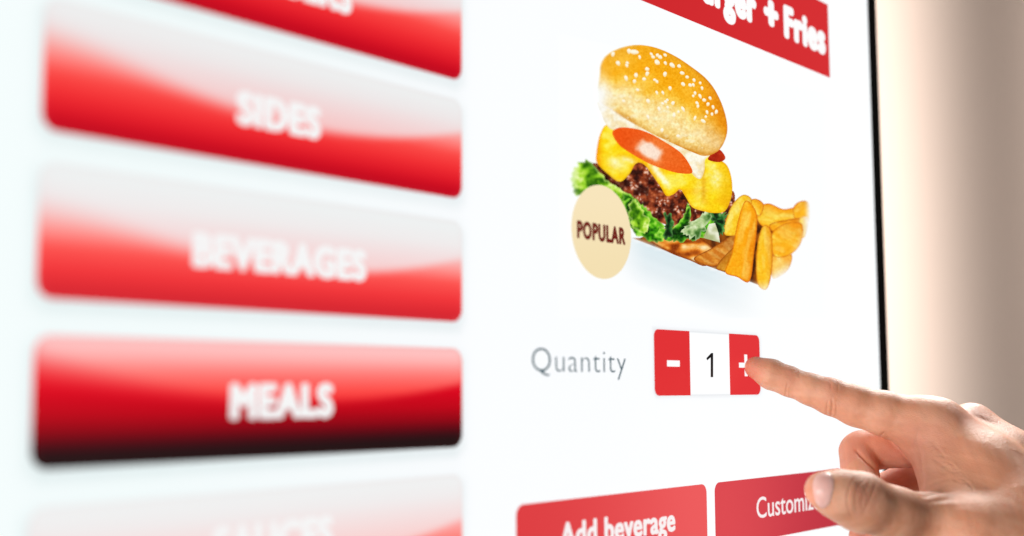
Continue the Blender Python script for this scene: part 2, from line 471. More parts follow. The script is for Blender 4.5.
# patty
def patty_col(x, y, B):
    wx, wy = x + 3 * vnoise(x * .2, y * .2, 5), y + 3 * vnoise(x * .2, y * .2, 8)
    big = spots(wx / 9.5, wy / 8.5, 3); sm = spots(wx / 3.6, wy / 3.6, 6)
    c = ramp(.45 * big + .9 * fbm(x * .26, y * .26, 3, 21) - .08, [(.08, (226, 140, 92)), (.38, (176, 82, 42)), (.64, (112, 40, 20)), (.88, (36, 10, 8))])
    c = lerp(c, np.tile((84., 26, 16), (len(x), 1)), ss(.45, .8, sm) * .35)
    c = lerp(c, np.tile((255., 222, 200), (len(x), 1)), ss(.36, .12, sm) * ss(.62, .30, big) * ss(.35, .6, vnoise(x * .13, y * .13, 47)) * .9)
    c = lerp(c, np.tile((40., 12, 8), (len(x), 1)), ss(.66, .85, vnoise(x * .16, y * .16, 55)) * .7)
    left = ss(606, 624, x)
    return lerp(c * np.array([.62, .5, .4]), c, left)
patch_px('beef_patty', [(593, 163), (606, 168), (620, 178), (630, 168), (640, 158), (650, 160), (664, 184), (676, 186), (692, 200), (712, 204), (722, 204), (731.5, 191), (735, 196), (733, 209), (724, 222), (700, 228), (672, 226), (650, 218), (628, 204), (608, 190), (592, 176)], patty_col, pic, L3 + .00006, .9, 3)

# lettuce leaves
def leaf_col(cen, hue, ph, fade=None):
    cen = np.asarray(cen, float)
    def fn(x, y, B):
        dx, dy = x - cen[0], y - cen[1]
        an = np.arctan2(dy, dx) * 4 + fbm(x * .10, y * .10, 3, ph) * 8
        s = .5 + .5 * np.sin(an)
        n = fbm(x * .28, y * .28, 3, ph + 3)
        k = np.clip(.75 * s ** 1.3 + .75 * (n - .4), 0, 1)
        c = ramp(k, [(0, hue[0]), (.4, hue[1]), (.75, hue[2]), (1, hue[3])])
        d = edge_dist(B, x, y)
        c = lerp(c, np.tile(np.asarray(hue[3], float), (len(x), 1)), .5 * ss(2.2, .4, d))
        return fadeto(c, fade(x, y)) if fade else c
    return fn
LG = ((40, 96, 4), (124, 190, 24), (182, 226, 66), (236, 250, 168))
MG = ((6, 40, 4), (44, 130, 8), (108, 198, 30), (200, 238, 110))
DG = ((8, 28, 10), (16, 60, 18), (44, 112, 44), (120, 176, 96))
PG = ((60, 110, 40), (120, 160, 90), (180, 206, 140), (226, 236, 196))
LV = [
 ([(571.5, 176), (577, 165), (588, 160.5), (596, 168), (608, 181), (622, 190), (632, 200), (636, 214), (628, 222), (606, 206), (590, 190), (577, 196), (573, 186)], LG, (592, 200), 61, lambda x, y: ss(581, 570, x) * .6),
 ([(622, 196), (632, 196), (641, 204), (651, 214), (662, 224), (664, 236), (655, 243), (643, 238), (631, 231), (627, 212)], MG, (632, 198), 67, None),
 ([(634, 199), (640, 207), (648, 222), (644, 232), (634, 226), (629, 212)], LG, (636, 196), 68, None),
 ([(660, 226), (670, 230), (684, 214), (688, 203), (691, 214), (689, 228), (700, 220), (712, 207), (716, 212), (711, 226), (700, 238), (684, 240), (670, 241), (660, 236)], MG, (690, 206), 71, None),
 ([(684, 228), (700, 217), (709, 206), (713, 214), (705, 229), (696, 238), (686, 236)], PG, (712, 204), 75, None),
 ([(710, 210), (716, 204), (723, 214), (728, 215), (724, 226), (722, 236), (714, 231), (712, 221)], DG, (716, 220), 77, None),
 ([(664, 214), (671, 216), (674, 226), (671, 237), (663, 236), (667, 226)], DG, (668, 210), 79, None),
]
for k, (pl, hue, cen, ph, fd) in enumerate(LV):
    o_ = catmull(pl, 6); c_ = o_.mean(0); j_ = (vnoise(np.arange(len(o_)) * 1.15, np.full(len(o_), ph * 1.7), ph) - .45) * 6.5
    o_ = o_ + (o_ - c_) / (np.linalg.norm(o_ - c_, axis=1, keepdims=True) + 1e-6) * j_[:, None]
    patch_px('lettuce_leaf', o_, leaf_col(cen, hue, ph, fd), pic, L4 + .00002 * k, .9)
def onion_col(x, y, B): return lerp((176, 186, 132), (236, 238, 214), ss(.3, .7, fbm(x * .14, y * .14, 2, 88)))
patch_px('onion_piece', [(709, 224), (715, 223), (718.5, 233), (720, 242.5), (711, 240), (703.5, 238)], onion_col, pic, L4 + .00016, 1.0)

# cheese
def cheese_col(x, y, B):
    n = fbm(x * .07, y * .10, 3, 31)
    c = ramp(n, [(.25, (252, 196, 8)), (.5, (255, 218, 14)), (.72, (255, 236, 84))])
    d = edge_dist(B, x, y)
    c = lerp(np.tile((238., 160, 8), (len(x), 1)), c, .45 + .55 * ss(0, 2.8, d))
    def shine(cx, cy, rx, ry, a, s):
        q = (((x - cx) * math.cos(a) + (y - cy) * math.sin(a)) / rx) ** 2 + ((-(x - cx) * math.sin(a) + (y - cy) * math.cos(a)) / ry) ** 2
        return np.exp(-q) * s * (.55 + .9 * vnoise(x * .35, y * .35, 36))
    hl = shine(616, 164, 10, 6, .5, .7) + shine(655, 168, 12, 3.6, 1.0, 1.0) + shine(665, 181, 8, 3, 1.05, .9) + shine(628, 160, 8, 3, .3, .7) + shine(700, 192, 7, 18, 0, .35) + shine(716, 178, 7, 13, -.2, .6)
    c = lerp(c, np.tile((255., 250, 200), (len(x), 1)), np.clip(hl, 0, 1))
    c = lerp(c, np.tile((226., 160, 16), (len(x), 1)), .55 * np.exp(-((x - 703.5) / 2.0) ** 2) * ss(160, 170, y) * (1 - ss(196, 207, y)))
    c = lerp(c, np.tile((238., 176, 10), (len(x), 1)), .45 * ss(716, 728, x))
    return lerp(c, np.tile((250., 150, 10), (len(x), 1)), .6 * ss(604, 597, x))
patch_px('cheese_slice', [(606.6, 124.7), (601, 132), (598, 142), (596.3, 154), (597, 163), (608.5, 174.5), (619.7, 181.8), (629, 174.5), (636, 163.5), (644, 164.5), (653, 176), (661, 187.5), (666.5, 196), (674, 194), (680, 189.5), (685.7, 197), (692, 207), (702.7, 211), (713, 213), (725, 211), (731.4, 197), (732, 181), (727.5, 166), (718, 158.5), (700, 146), (660, 138), (622, 126)], cheese_col, pic, L5, .9, 4)
patch_px('ketchup', [(708, 158), (716, 150), (721, 150.5), (725.5, 158), (720, 162), (711, 161)], lambda x, y, B: lerp((150, 22, 8), (206, 60, 20), fbm(x * .2, y * .2, 2, 3)), pic, L5 + .00003, 1.0, 4)

# cream layer under the bun, tomato, drip
def cream_col(x, y, B):
    c = lerp((255, 250, 232), (246, 226, 178), ss(.35, .7, fbm(x * .12, y * .16, 3, 44)))
    c = lerp(c, np.tile((232., 196, 122), (len(x), 1)), .5 * ss(2.2, .2, edge_dist(B, x, y)))
    return fadeto(c, ss(612, 598, x) * .8)
patch_px('mayonnaise', [(598.5, 101), (602, 115), (606, 124), (613, 130), (630, 131), (664, 148), (680, 158), (690, 171), (696, 177.5), (701, 178.5), (704.5, 170), (705, 160), (710, 155), (706, 149), (670, 134), (625, 108)], cream_col, pic, L5 + .00005, .9, 4)
def tomato_col(x, y, B):
    t = np.clip(((x - 613) * .9 + (y - 132) * .44) / 78, 0, 1)
    c = ramp(t + (fbm(x * .1, y * .1, 2, 51) - .5) * .3, [(0, (240, 84, 14)), (.35, (236, 92, 26)), (.6, (244, 122, 50)), (1, (238, 96, 22))])
    d = edge_dist(B, x, y)
    c = lerp(np.tile((244., 104, 20), (len(x), 1)), c, .5 + .5 * ss(0, 3.0, d))
    X = (x - 650) * .88 + (y - 150.5) * .47; Y = -(x - 650) * .47 + (y - 150.5) * .88
    box_ = (np.abs(X / 12.5) ** 3 + np.abs(Y / 6.6) ** 3) ** (1 / 3)
    return lerp(c, np.tile((255., 236, 220), (len(x), 1)), ss(1.35, .7, box_ + .3 * (vnoise(x * .25, y * .25, 4) - .5)) * .92)
patch_px('tomato_slice', [(612.5, 131.5), (621, 127.4), (636.5, 129), (650, 133.5), (665, 142.0), (680, 152), (689, 163.5), (692, 173), (678, 173), (663.5, 169), (650, 164), (637, 157), (622, 147.5), (615, 139.5)], tomato_col, pic, L6, .9, 4)

# top bun
BUN = catmull([(599, 102.7), (597.2, 90), (599, 76.6), (600.5, 63.5), (608, 53.5), (622.7, 47), (639, 44.8), (657, 48), (675, 56), (691, 66.5), (705, 77.5), (715, 90), (723, 107), (727.3, 125), (725.5, 139), (718, 151), (705, 156), (692, 152), (669.7, 142), (646, 130.5), (625, 119), (611, 110)], 5)
def bun_col(x, y, B):
    yb = np.interp(x, [597, 612, 646, 692, 728], [100, 110, 130.5, 152, 158]); yt = np.interp(x, [597, 605, 622, 640, 657, 675, 691, 705, 715, 728], [80, 56, 47, 44.8, 48, 56, 66.5, 77.5, 90, 122])
    v = np.clip((y - yt) / np.maximum(yb - yt, 4), 0, 1)
    v = v + (fbm(x * .05, y * .06, 3, 12) - .5) * .22
    c = ramp(v, [(0, (240, 168, 30)), (.12, (248, 172, 18)), (.34, (249, 172, 14)), (.48, (252, 194, 56)), (.62, (253, 220, 136)), (.8, (255, 234, 176)), (.93, (248, 214, 130)), (1.03, (216, 150, 50))])
    g = fbm(x * .35, y * .35, 3, 15)
    c = c + (g[:, None] - .5) * np.array([16, 36, 56]) * (.5 + ss(.35, .6, v))[:, None]
    c = c + ((vnoise(x * .8, y * .8, 33) - .5) * 20)[:, None] * np.array([.4, .9, 1.2])
    c = lerp(c, np.tile((255., 244, 208), (len(x), 1)), ss(.62, .8, fbm(x * .16, y * .2, 3, 61)) * ss(.5, .7, v) * .6)
    glow = np.exp(-(((x - 622) / 13) ** 2 + ((y - 60) / 10) ** 2)) + .6 * np.exp(-(((x - 690) / 12) ** 2 + ((y - 92) / 10) ** 2))
    c = lerp(c, np.tile((255., 206, 92), (len(x), 1)), .5 * np.clip(glow, 0, 1))
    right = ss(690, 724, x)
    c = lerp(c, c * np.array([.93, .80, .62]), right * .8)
    d = edge_dist(B, x, y)
    c = lerp(c, np.tile((214., 130, 20), (len(x), 1)), .5 * ss(3, 0, d) * ss(640, 700, x))
    c = fadeto(c, ss(618, 598, x) * ss(58, 96, y) * .95)
    return fadeto(c, ss(2.2, -.4, d) * ss(660, 600, x) * .9)
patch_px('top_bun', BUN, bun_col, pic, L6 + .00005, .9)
# sesame seeds: the pattern of the crust, one mesh
SV, SF = [], []
seeds = [(634, 52, 4.2, 3), (629, 51, 2.5, 2.6), (613, 54, 2.2, 2.6), (618, 63, 2.4, 2.6), (647, 69, 2.2, 2.2), (660, 57, 2.2, 2.2), (636, 75, 2.2, 2.4), (644, 79, 2, 2), (626, 78, 2, 3), (657, 62, 3, 2.6), (665, 74, 2.2, 2.6), (672, 65, 3.2, 2.4), (679, 66, 2, 2), (670, 88, 1.8, 2.2), (683, 84, 2, 2.4), (682, 73, 2.4, 2), (690, 85, 1.8, 2), (648, 101, 2.2, 2.6), (659, 109, 1.7, 3), (673, 103, 2, 2.2), (674, 115, 1.7, 3), (648, 117, 1.6, 3), (662, 130, 1.8, 2.4), (678, 136, 2, 2), (623.5, 101, 1.8, 1.8), (683, 109, 1.6, 3.2), (695, 118, 1.4, 2.6), (703, 121, 2.8, 2), (694, 80, 1.6, 2), (700, 96, 1.5, 2.6), (704, 100, 2, 2), (708, 104, 1.8, 2), (710, 98, 1.5, 2), (713, 107, 1.5, 2.2), (707, 112, 1.4, 2.2), (712, 114, 1.4, 1.8), (697, 103, 1.5, 2.2), (716, 112, 1.2, 2), (702, 88, 1.4, 2), (695, 93, 1.5, 2), (687, 77, 1.8, 1.8), (653, 57, 2, 1.8), (665, 55, 2, 1.6)]
for _ in range(26):
    for _t in range(40):
        x, y = rng.uniform(606, 722), rng.uniform(48, 118)
        if inside(BUN, np.array([x]), np.array([y]))[0] and edge_dist(BUN, np.array([x]), np.array([y]))[0] > 3 and y < 60 + (x - 600) * .5 + 14: break
    seeds.append((x, y, rng.uniform(1.2, 2.0), rng.uniform(1.4, 2.3)))
sc_ = []
for (x, y, a, b) in seeds:
    th = rng.uniform(.9, 1.9) if b > a else rng.uniform(0, .8); n = 9; base = len(SV)
    L = max(a, b) * 1.05; W = min(a, b) * .72 + .35
    for t in range(n):
        an = 2 * math.pi * t / n; e1, e2 = L * math.cos(an) * (1 + .12 * math.cos(an)), W * math.sin(an)
        SV.append((x + e1 * math.cos(th) - e2 * math.sin(th), y + e1 * math.sin(th) + e2 * math.cos(th)))
        sc_.append((255, 246, 214) if math.sin(an + th) < .3 else (246, 216, 150))
    SV.append((x, y)); sc_.append((255, 252, 236))
    SF += [(base + t, base + (t + 1) % n, base + n) for t in range(n)]
SV = np.array(SV); V = plane_pt(SV[:, 0], SV[:, 1], L6 + .00012)
mesh_obj('sesame_seeds', V, orient(V, SF), LCD, pic, colors=lin(np.array(sc_)))

# popular badge
bc = np.array([(601.2 + 29.9 * math.cos(t) , 232 + 46.8 * math.sin(t) + 29.9 * math.cos(t) * .17) for t in np.linspace(0, 2 * math.pi, 73)[:-1]])
badge = patch_px('popular_badge', bc, lambda x, y, B: lerp((248, 229, 188), (244, 224, 178), ss(190, 276, y)), kiosk, L6 + .0003, 4, seg=3)
text('badge_text', 'POPULAR', 577, 237, 625.5, 17, (112, 30, 22), badge, L6 + .00045, fat=.046, spacing=1.14)

# ------------------------------------------------------------------ the hand
def cp(px, py, z):
    return np.array([(px - CX) / F * z, (py - CY) / F * z, float(z)])      # millimetres, camera axes
def rad(rpx, z): return rpx * z / F
H = .8
LO = np.array([112., 38., 492.]); HI = np.array([338., 196., 722.])
N = np.ceil((HI - LO) / H).astype(int) + 1
ax = [LO[k] + H * np.arange(N[k]) for k in range(3)]
BIG = 40.0
def smin(a, b, k):
    h = np.maximum(k - np.abs(a - b), 0) / k
    return np.minimum(a, b) - h * h * k * .25
class Field:
    def __init__(s): s.v = np.full(N, BIG, np.float32)
    def cone(s, a, b, ra, rb, k=2.0, sq=None):
        """tapered capsule; sq = (axis, factor) flattens the section along an axis"""
        pad = max(ra, rb) * 1.35 + k + 3
        lo = np.minimum(a, b) - pad; hi = np.maximum(a, b) + pad
        i0 = np.clip(((lo - LO) / H).astype(int), 0, N); i1 = np.clip(((hi - LO) / H).astype(int) + 2, 0, N)
        if np.any(i1 <= i0): return s
        X, Y, Z = np.meshgrid(*[ax[q][i0[q]:i1[q]].astype(np.float32) for q in range(3)], indexing='ij', sparse=True)
        d = b - a; L = float(d @ d)
        t = np.clip(((X - a[0]) * d[0] + (Y - a[1]) * d[1] + (Z - a[2]) * d[2]) / L, 0, 1)
        qx, qy, qz = X - a[0] - t * d[0], Y - a[1] - t * d[1], Z - a[2] - t * d[2]
        if sq is not None:
            n, f = sq; n = np.asarray(n) / np.linalg.norm(n)
            w = (qx * n[0] + qy * n[1] + qz * n[2]) * (f - 1)
            qx, qy, qz = qx + w * n[0], qy + w * n[1], qz + w * n[2]
        dist = np.sqrt(qx * qx + qy * qy + qz * qz) - (ra + (rb - ra) * t)
        sl = tuple(slice(i0[q], i1[q]) for q in range(3))
        s.v[sl] = smin(s.v[sl], dist.astype(np.float32), k)
        return s
    def chain(s, pts, k=2.0, sq=None):
        for (a, ra), (b, rb) in zip(pts[:-1], pts[1:]): s.cone(a, b, ra, rb, k, sq)
        return s

def C(px, py, z, rpx): return (cp(px, py, z), rad(rpx, z))
hand = Field()
# back of the hand and palm
imc = [C(918, 424, 622, 25), C(936, 431, 619, 26), C(985, 474, 598, 34), C(1040, 530, 576, 44)]
mmc = [C(971, 428.5, 640, 24.2), C(1010, 461, 622, 27), C(1064, 512, 600, 40)]
rmc = [C(978, 440, 660, 24), C(1020, 478, 640, 27), C(1074, 520, 616, 40)]
pmc = [C(978, 462, 676, 22), C(1025, 500, 655, 28), C(1080, 535, 630, 40)]
hand.chain([C(938, 431, 621, 22), C(956, 437, 630, 18), C(972, 433, 640, 19)], 8); hand.chain([C(956, 441, 628, 20), C(1000, 472, 610, 30)], 10); hand.chain([C(970, 440, 634, 19), C(1006, 466, 616, 28)], 8); hand.chain(imc, 12); hand.chain(mmc, 10); hand.chain(rmc, 12); hand.chain(pmc, 12)
hand.chain([C(970, 470, 612, 34), C(1010, 525, 580, 50)], 12)                 # first interosseous
hand.chain([C(972, 478, 645, 34), C(1040, 540, 610, 50)], 14)                 # palm
hand.chain([C(931, 452, 618, 18), C(944, 474, 604, 20), C(956, 500, 588, 24)], 10)   # web between index and thumb
tmc = [C(930, 522, 572, 27), C(975, 540, 566, 36), C(1040, 560, 565, 50)]
hand.chain(tmc, 12)
hand.chain([C(960, 520, 590, 34), C(1030, 560, 590, 50)], 14)
# wrist and forearm
hand.chain([C(1064, 540, 592, 62), C(1130, 590, 580, 60), C(1240, 660, 566, 66)], 18)
hand.chain([C(1064, 528, 618, 50), C(1130, 570, 616, 52), C(1240, 640, 606, 62)], 18)
# thumb
thumb = Field()
thumb.chain([C(822, 490, 546, 17.5), C(838, 494.5, 549, 22.5), C(860, 502, 555, 27.5), C(893, 514, 562, 25), C(930, 522, 572, 28)], 6)
# index finger
index = Field()
index.chain([C(755.8, 367.6, 651, 11.2), C(771, 374.4, 647, 14.4), C(789, 381.5, 643, 14.1), C(810, 389, 638, 15.0), C(831, 397, 634, 17.4), C(855, 405.3, 630, 19.6), C(885, 414, 626, 22.0), C(918, 424, 622, 24.5)], 3)
# curled fingers
mid = Field()
mid.chain([C(971, 428, 641, 23), C(906, 446.5, 650, 19.5), C(862, 451, 653, 20.5)], 4).chain([C(858, 452, 652, 19), C(860, 474, 640, 18.5), C(866, 496, 626, 17)], 1.0).chain([C(866, 496, 626, 17), C(888, 504, 606, 15)], 3)
ring = Field()
ring.chain([C(978, 444, 662, 22), C(930, 470, 664, 19.5), C(880, 494, 665, 18)], 4).chain([C(880, 494, 665, 18), C(880, 524, 645, 16.5)], 2).chain([C(880, 524, 645, 16.5), C(905, 530, 625, 15)], 3)
pink = Field()
pink.chain([C(980, 466, 677, 20), C(920, 510, 680, 18), C(866, 538, 676, 16)], 4).chain([C(866, 538, 676, 16), C(862, 548, 655, 15)], 2).chain([C(862, 548, 655, 15), C(885, 558, 632, 14)], 3)
v = smin(hand.v, index.v, 5.0)
v = smin(v, thumb.v, 5.0)
for f in (mid, ring, pink): v = smin(v, f.v, 1.6)
del hand, index, thumb, mid, ring, pink

def surface_nets(v):
    ins = v < 0
    nx, ny, nz = v.shape
    cnt = np.zeros((nx - 1, ny - 1, nz - 1), np.uint8)
    for i in (0, 1):
        for j in (0, 1):
            for k in (0, 1): cnt += ins[i:nx - 1 + i, j:ny - 1 + j, k:nz - 1 + k]
    act = (cnt > 0) & (cnt < 8)
    idx = np.argwhere(act); ids = np.full(act.shape, -1, np.int64); ids[act] = np.arange(len(idx))
    acc = np.zeros((len(idx), 3)); n = np.zeros(len(idx))
    cor = [(i, j, k) for i in (0, 1) for j in (0, 1) for k in (0, 1)]
    val = {c: v[idx[:, 0] + c[0], idx[:, 1] + c[1], idx[:, 2] + c[2]].astype(float) for c in cor}
    for a in cor:
        for d in range(3):
            if a[d]: continue
            b = list(a); b[d] = 1; b = tuple(b)
            m = (val[a] < 0) != (val[b] < 0)
            t = val[a][m] / (val[a][m] - val[b][m])
            p = np.tile(np.array(a, float), (m.sum(), 1)); p[:, d] += t
            acc[m] += p; n[m] += 1
    P = LO + H * (idx + acc / n[:, None])
    Q = []
    for d in range(3):
        e1, e2 = (d + 1) % 3, (d + 2) % 3
        s0 = [slice(1, -1)] * 3; s1 = [slice(1, -1)] * 3
        s0[d] = slice(0, v.shape[d] - 1); s1[d] = slice(1, v.shape[d])
        a, b = ins[tuple(s0)], ins[tuple(s1)]
        for flip, m in ((False, a & ~b), (True, ~a & b)):
            g = np.argwhere(m)
            o = np.ones(3, int); o[d] = 0
            g = g + o
            qs = []
            for (u, w) in ((1, 1), (0, 1), (0, 0), (1, 0)):
                h = g.copy(); h[:, e1] -= u; h[:, e2] -= w
                qs.append(ids[h[:, 0], h[:, 1], h[:, 2]])
            q_ = np.stack(qs, -1)
            Q.append(q_[:, ::-1] if flip else q_)
    return P, np.concatenate(Q)
# close the field at the domain's border so that the arm ends in a cap
for k in range(3):
    s = [slice(None)] * 3; s[k] = 0; v[tuple(s)] = np.maximum(v[tuple(s)], 1.0); s[k] = -1; v[tuple(s)] = np.maximum(v[tuple(s)], 1.0)
P, Q = surface_nets(v)
del v

# relax slightly, then model the creases, tendons and folds by moving vertices along their normals
E = np.concatenate([Q[:, [0, 1]], Q[:, [1, 2]], Q[:, [2, 3]], Q[:, [3, 0]]])
E = np.unique(np.sort(E, 1), axis=0)
def relax(P, it, w=.5):
    for _ in range(it):
        s = np.zeros_like(P); n = np.zeros(len(P))
        for k in range(3):
            s[:, k] = np.bincount(E[:, 0], P[E[:, 1], k], len(P)) + np.bincount(E[:, 1], P[E[:, 0], k], len(P))
        n = np.bincount(E[:, 0], minlength=len(P)) + np.bincount(E[:, 1], minlength=len(P))
        P = P + w * (s / n[:, None] - P)
    return P
P = relax(P, 3)
def normals(P):
    a, b, c, d = (P[Q[:, k]] for k in range(4))
    fn = np.cross(c - a, d - b); n = np.zeros_like(P)
    for k in range(4):
        for q in range(3): n[:, q] += np.bincount(Q[:, k], fn[:, q], len(P))
    return n / (np.linalg.norm(n, axis=1, keepdims=True) + 1e-9)
Nn = normals(P)
if (Nn * (P - P.mean(0))).sum() < 0: Q = Q[:, ::-1]; Nn = -Nn
# split once so that creases under a millimetre wide have vertices to live on
def subdivide(P, Q):
    nv = len(P)
    key = lambda a, b: np.minimum(a, b) * nv + np.maximum(a, b)
    ks = np.concatenate([key(Q[:, i], Q[:, (i + 1) % 4]) for i in range(4)])
    uq, inv = np.unique(ks, return_inverse=True)
    ea, eb = uq // nv, uq % nv
    mids = (P[ea] + P[eb]) / 2; cen = P[Q].mean(1)
    m = inv.reshape(4, -1) + nv; c = nv + len(uq) + np.arange(len(Q))
    NQ = np.concatenate([np.stack([Q[:, i], m[i], c, m[(i + 3) % 4]], -1) for i in range(4)])
    return np.concatenate([P, mids, cen]), NQ
P, Q = subdivide(P, Q)
E = np.concatenate([Q[:, [0, 1]], Q[:, [1, 2]], Q[:, [2, 3]], Q[:, [3, 0]]]); E = np.unique(np.sort(E, 1), axis=0)
P = relax(P, 2)
Nn = normals(P)
PX = np.stack([P[:, 0] / P[:, 2] * F + CX, P[:, 1] / P[:, 2] * F + CY], -1)
view = P / np.linalg.norm(P, axis=1, keepdims=True)
facing = -(Nn * view).sum(1)
def poly_d(pts):
    pts = np.asarray(pts, float); d = np.full(len(P), 1e9); tt = np.zeros(len(P))
    L = len(pts) - 1
    for i in range(L):
        a, b = pts[i], pts[i + 1]; e = b - a
        t = np.clip(((PX - a) @ e) / (e @ e), 0, 1)
        q = np.linalg.norm(PX - a - t[:, None] * e, axis=1)
        m = q < d; d[m] = q[m]; tt[m] = (i + t[m]) / L
    return d, tt
disp = np.zeros(len(P)); red = np.zeros(len(P)); pale_ = np.zeros(len(P))
def crease(pts, depth, w, zr, bulge=.5, face=.05, taper=True):
    """a skin fold along a line on the side of the hand that faces the viewer"""
    global disp
    d, t = poly_d(catmull(pts, 5, closed=False) if len(pts) > 2 else pts)
    m = (P[:, 2] > zr[0]) & (P[:, 2] < zr[1]) & (facing > face)
    k = (np.sin(np.pi * np.clip(t, 0.02, .98)) ** .6) if taper else 1.0
    disp[m] += ((-depth * np.exp(-(d / w) ** 2) + depth * bulge * np.exp(-((d - 2.3 * w) / (1.3 * w)) ** 2)) * k)[m]
def blob(px, py, rx, ry, ang, h, zr, face=-.2, arr=None, val=1.0):
    global disp
    dx, dy = PX[:, 0] - px, PX[:, 1] - py; c, s = math.cos(ang), math.sin(ang)
    g = np.exp(-(((dx * c + dy * s) / rx) ** 2 + ((-dx * s + dy * c) / ry) ** 2))
    m = (P[:, 2] > zr[0]) & (P[:, 2] < zr[1]) & (facing > face)
    if arr is None: disp[m] += (h * g)[m]
    else: arr[m] += (val * g)[m]
IX = (610, 665); TH = (520, 592); HB = (560, 660)
# index finger: joint folds on the palm side, fine lines
crease([(788, 383), (786.5, 389), (786, 397)], .26, 1.0, IX)
crease([(790.5, 386), (789.5, 392), (789.5, 398)], .12, .8, IX)
crease([(832, 399), (832.5, 406), (831, 417)], .30, 1.1, IX)
crease([(828, 400), (827, 408), (826, 416)], .20, .9, IX)
crease([(835.5, 402), (836.5, 409), (835, 418)], .16, .9, IX)
crease([(796, 370), (799, 375), (800, 380)], .12, .9, IX); crease([(791, 369), (793, 374)], .12, .8, IX)
crease([(829, 380), (831, 385), (830, 390)], .16, 1.0, IX); crease([(835, 381), (838, 386), (838, 391)], .16, 1.0, IX)
crease([(880, 437), (884, 433), (890, 436)], .25, 1.4, (600, 650))
blob(833, 380, 9, 5, .3, .35, IX); blob(792, 368, 8, 4, .3, .2, IX)
blob(858, 424, 13, 7, .3, .35, IX); blob(808, 402, 11, 5, .3, .3, IX)
crease([(855, 449), (860, 454), (868, 462), (878, 472)], 1.2, 2.0, (600, 660), .08, -.3)
# palm edge and web folds
crease([(884, 434), (893, 445), (904, 456), (914, 470), (919, 482)], .35, 2.2, (590, 650), .3)
crease([(922, 424), (917, 436), (919, 450), (922, 462)], .24, 1.8, (585, 640), .5)
crease([(905, 437), (911, 448), (918, 459)], .15, 1.4, (585, 650))
crease([(922, 452), (921, 464), (923, 480), (922, 492)], .38, 1.8, (570, 640), .4)
crease([(917, 496), (928, 496), (941, 492), (949, 490)], .28, 2.0, (560, 625), .4)
crease([(926, 486), (936, 482), (950, 478)], .25, 1.6, (560, 625)); crease([(928, 502), (944, 500), (960, 499)], .3, 2.0, (550, 620))
crease([(933, 458), (944, 466), (956, 470)], .2, 1.8, (570, 640)); crease([(930, 440), (938, 446), (948, 447)], .15, 1.8, (570, 640))
for k in range(10):
    x0, y0 = 926 + 4.2 * k, 448 + 4.5 * k + rng.uniform(-3, 3)
    crease([(x0, y0), (x0 + 8, y0 + rng.uniform(-3, 5)), (x0 + 15, y0 + rng.uniform(-2, 8))], .13, 1.1, (560, 645))
# knuckles and tendons on the back of the hand
crease([(956, 399), (963, 408), (974, 420), (992, 436), (1012, 452)], .15, 8.0, (585, 665), .15, -.2)
crease([(975, 415), (985, 420), (997, 425)], .22, 1.6, (600, 665), .5, -.2)
blob(1005, 440, 22, 4.5, .75, .25, (585, 660), -.3)
# thumb: joint wrinkles, nail fold
for pts, dp, w in (([(856, 476), (850, 486), (847.5, 498), (849, 510), (853, 519)], .42, 1.7), ([(866, 479), (858, 487), (855, 499), (857, 511)], .36, 1.5),
                   ([(877, 481), (873, 492), (868, 503), (862, 515)], .50, 1.9), ([(871, 480), (866, 488), (862, 498), (862, 507)], .32, 1.4), ([(862, 484), (867, 494), (869, 502)], .22, 1.3),
                   ([(846, 478), (843, 490), (842, 500)], .16, 1.3), ([(884, 486), (880, 498), (874, 509)], .2, 1.8), ([(859, 506), (866, 508), (872, 503)], .22, 1.3)):
    crease(pts, dp * .32, w * .7, TH, .5)
blob(863, 497, 9, 17, .25, .3, TH)
# skin colour: redder at the joints and finger tips
blob(752, 369, 12, 12, 0, 0, IX, -1, red, .8); blob(832, 384, 14, 10, .3, 0, IX, -1, red, .45); blob(792, 374, 10, 9, .3, 0, IX, -1, red, .4)
blob(864, 497, 13, 18, .25, 0, TH, -1, red, .45); blob(815, 494, 14, 18, 0, 0, TH, -1, red, .45)
blob(972, 412, 22, 14, .5, 0, (600, 670), -1, red, .5); blob(932, 440, 26, 22, .4, 0, (590, 650), -1, red, .35)
red[(P[:, 2] > 636) & (PX[:, 0] < 930) & (PX[:, 1] > 428)] += .55
blob(905, 470, 22, 26, 0, 0, (600, 690), -1, red, .4)
blob(933, 448, 20, 30, 0, 0, (580, 640), -1, pale_, .35); blob(841, 497, 8, 18, .2, 0, TH, -1, pale_, .4)
# shallow unevenness of the flesh
lump = (fbm(P[:, 0] * .10 + P[:, 2] * .05, P[:, 1] * .10 - P[:, 2] * .06, 3, 3) - .5) * .30
P = P + Nn * (disp + lump)[:, None]

s1 = fbm(P[:, 0] * .13 + P[:, 2] * .1, P[:, 1] * .13, 3, 71); s2 = fbm(P[:, 0] * .5, P[:, 1] * .5 + P[:, 2] * .4, 2, 73)
base = lerp((224, 165, 134), (214, 150, 118), ss(.3, .7, s1))
base = lerp(base, np.tile((216., 132, 112), (len(P), 1)), np.clip(red, 0, 1) * .60)
base = lerp(base, np.tile((236., 200, 178), (len(P), 1)), np.clip(pale_, 0, 1) * .6)
base = base * (1 + (s2[:, None] - .5) * .05)
WP = cam2w(P / 1000.0)

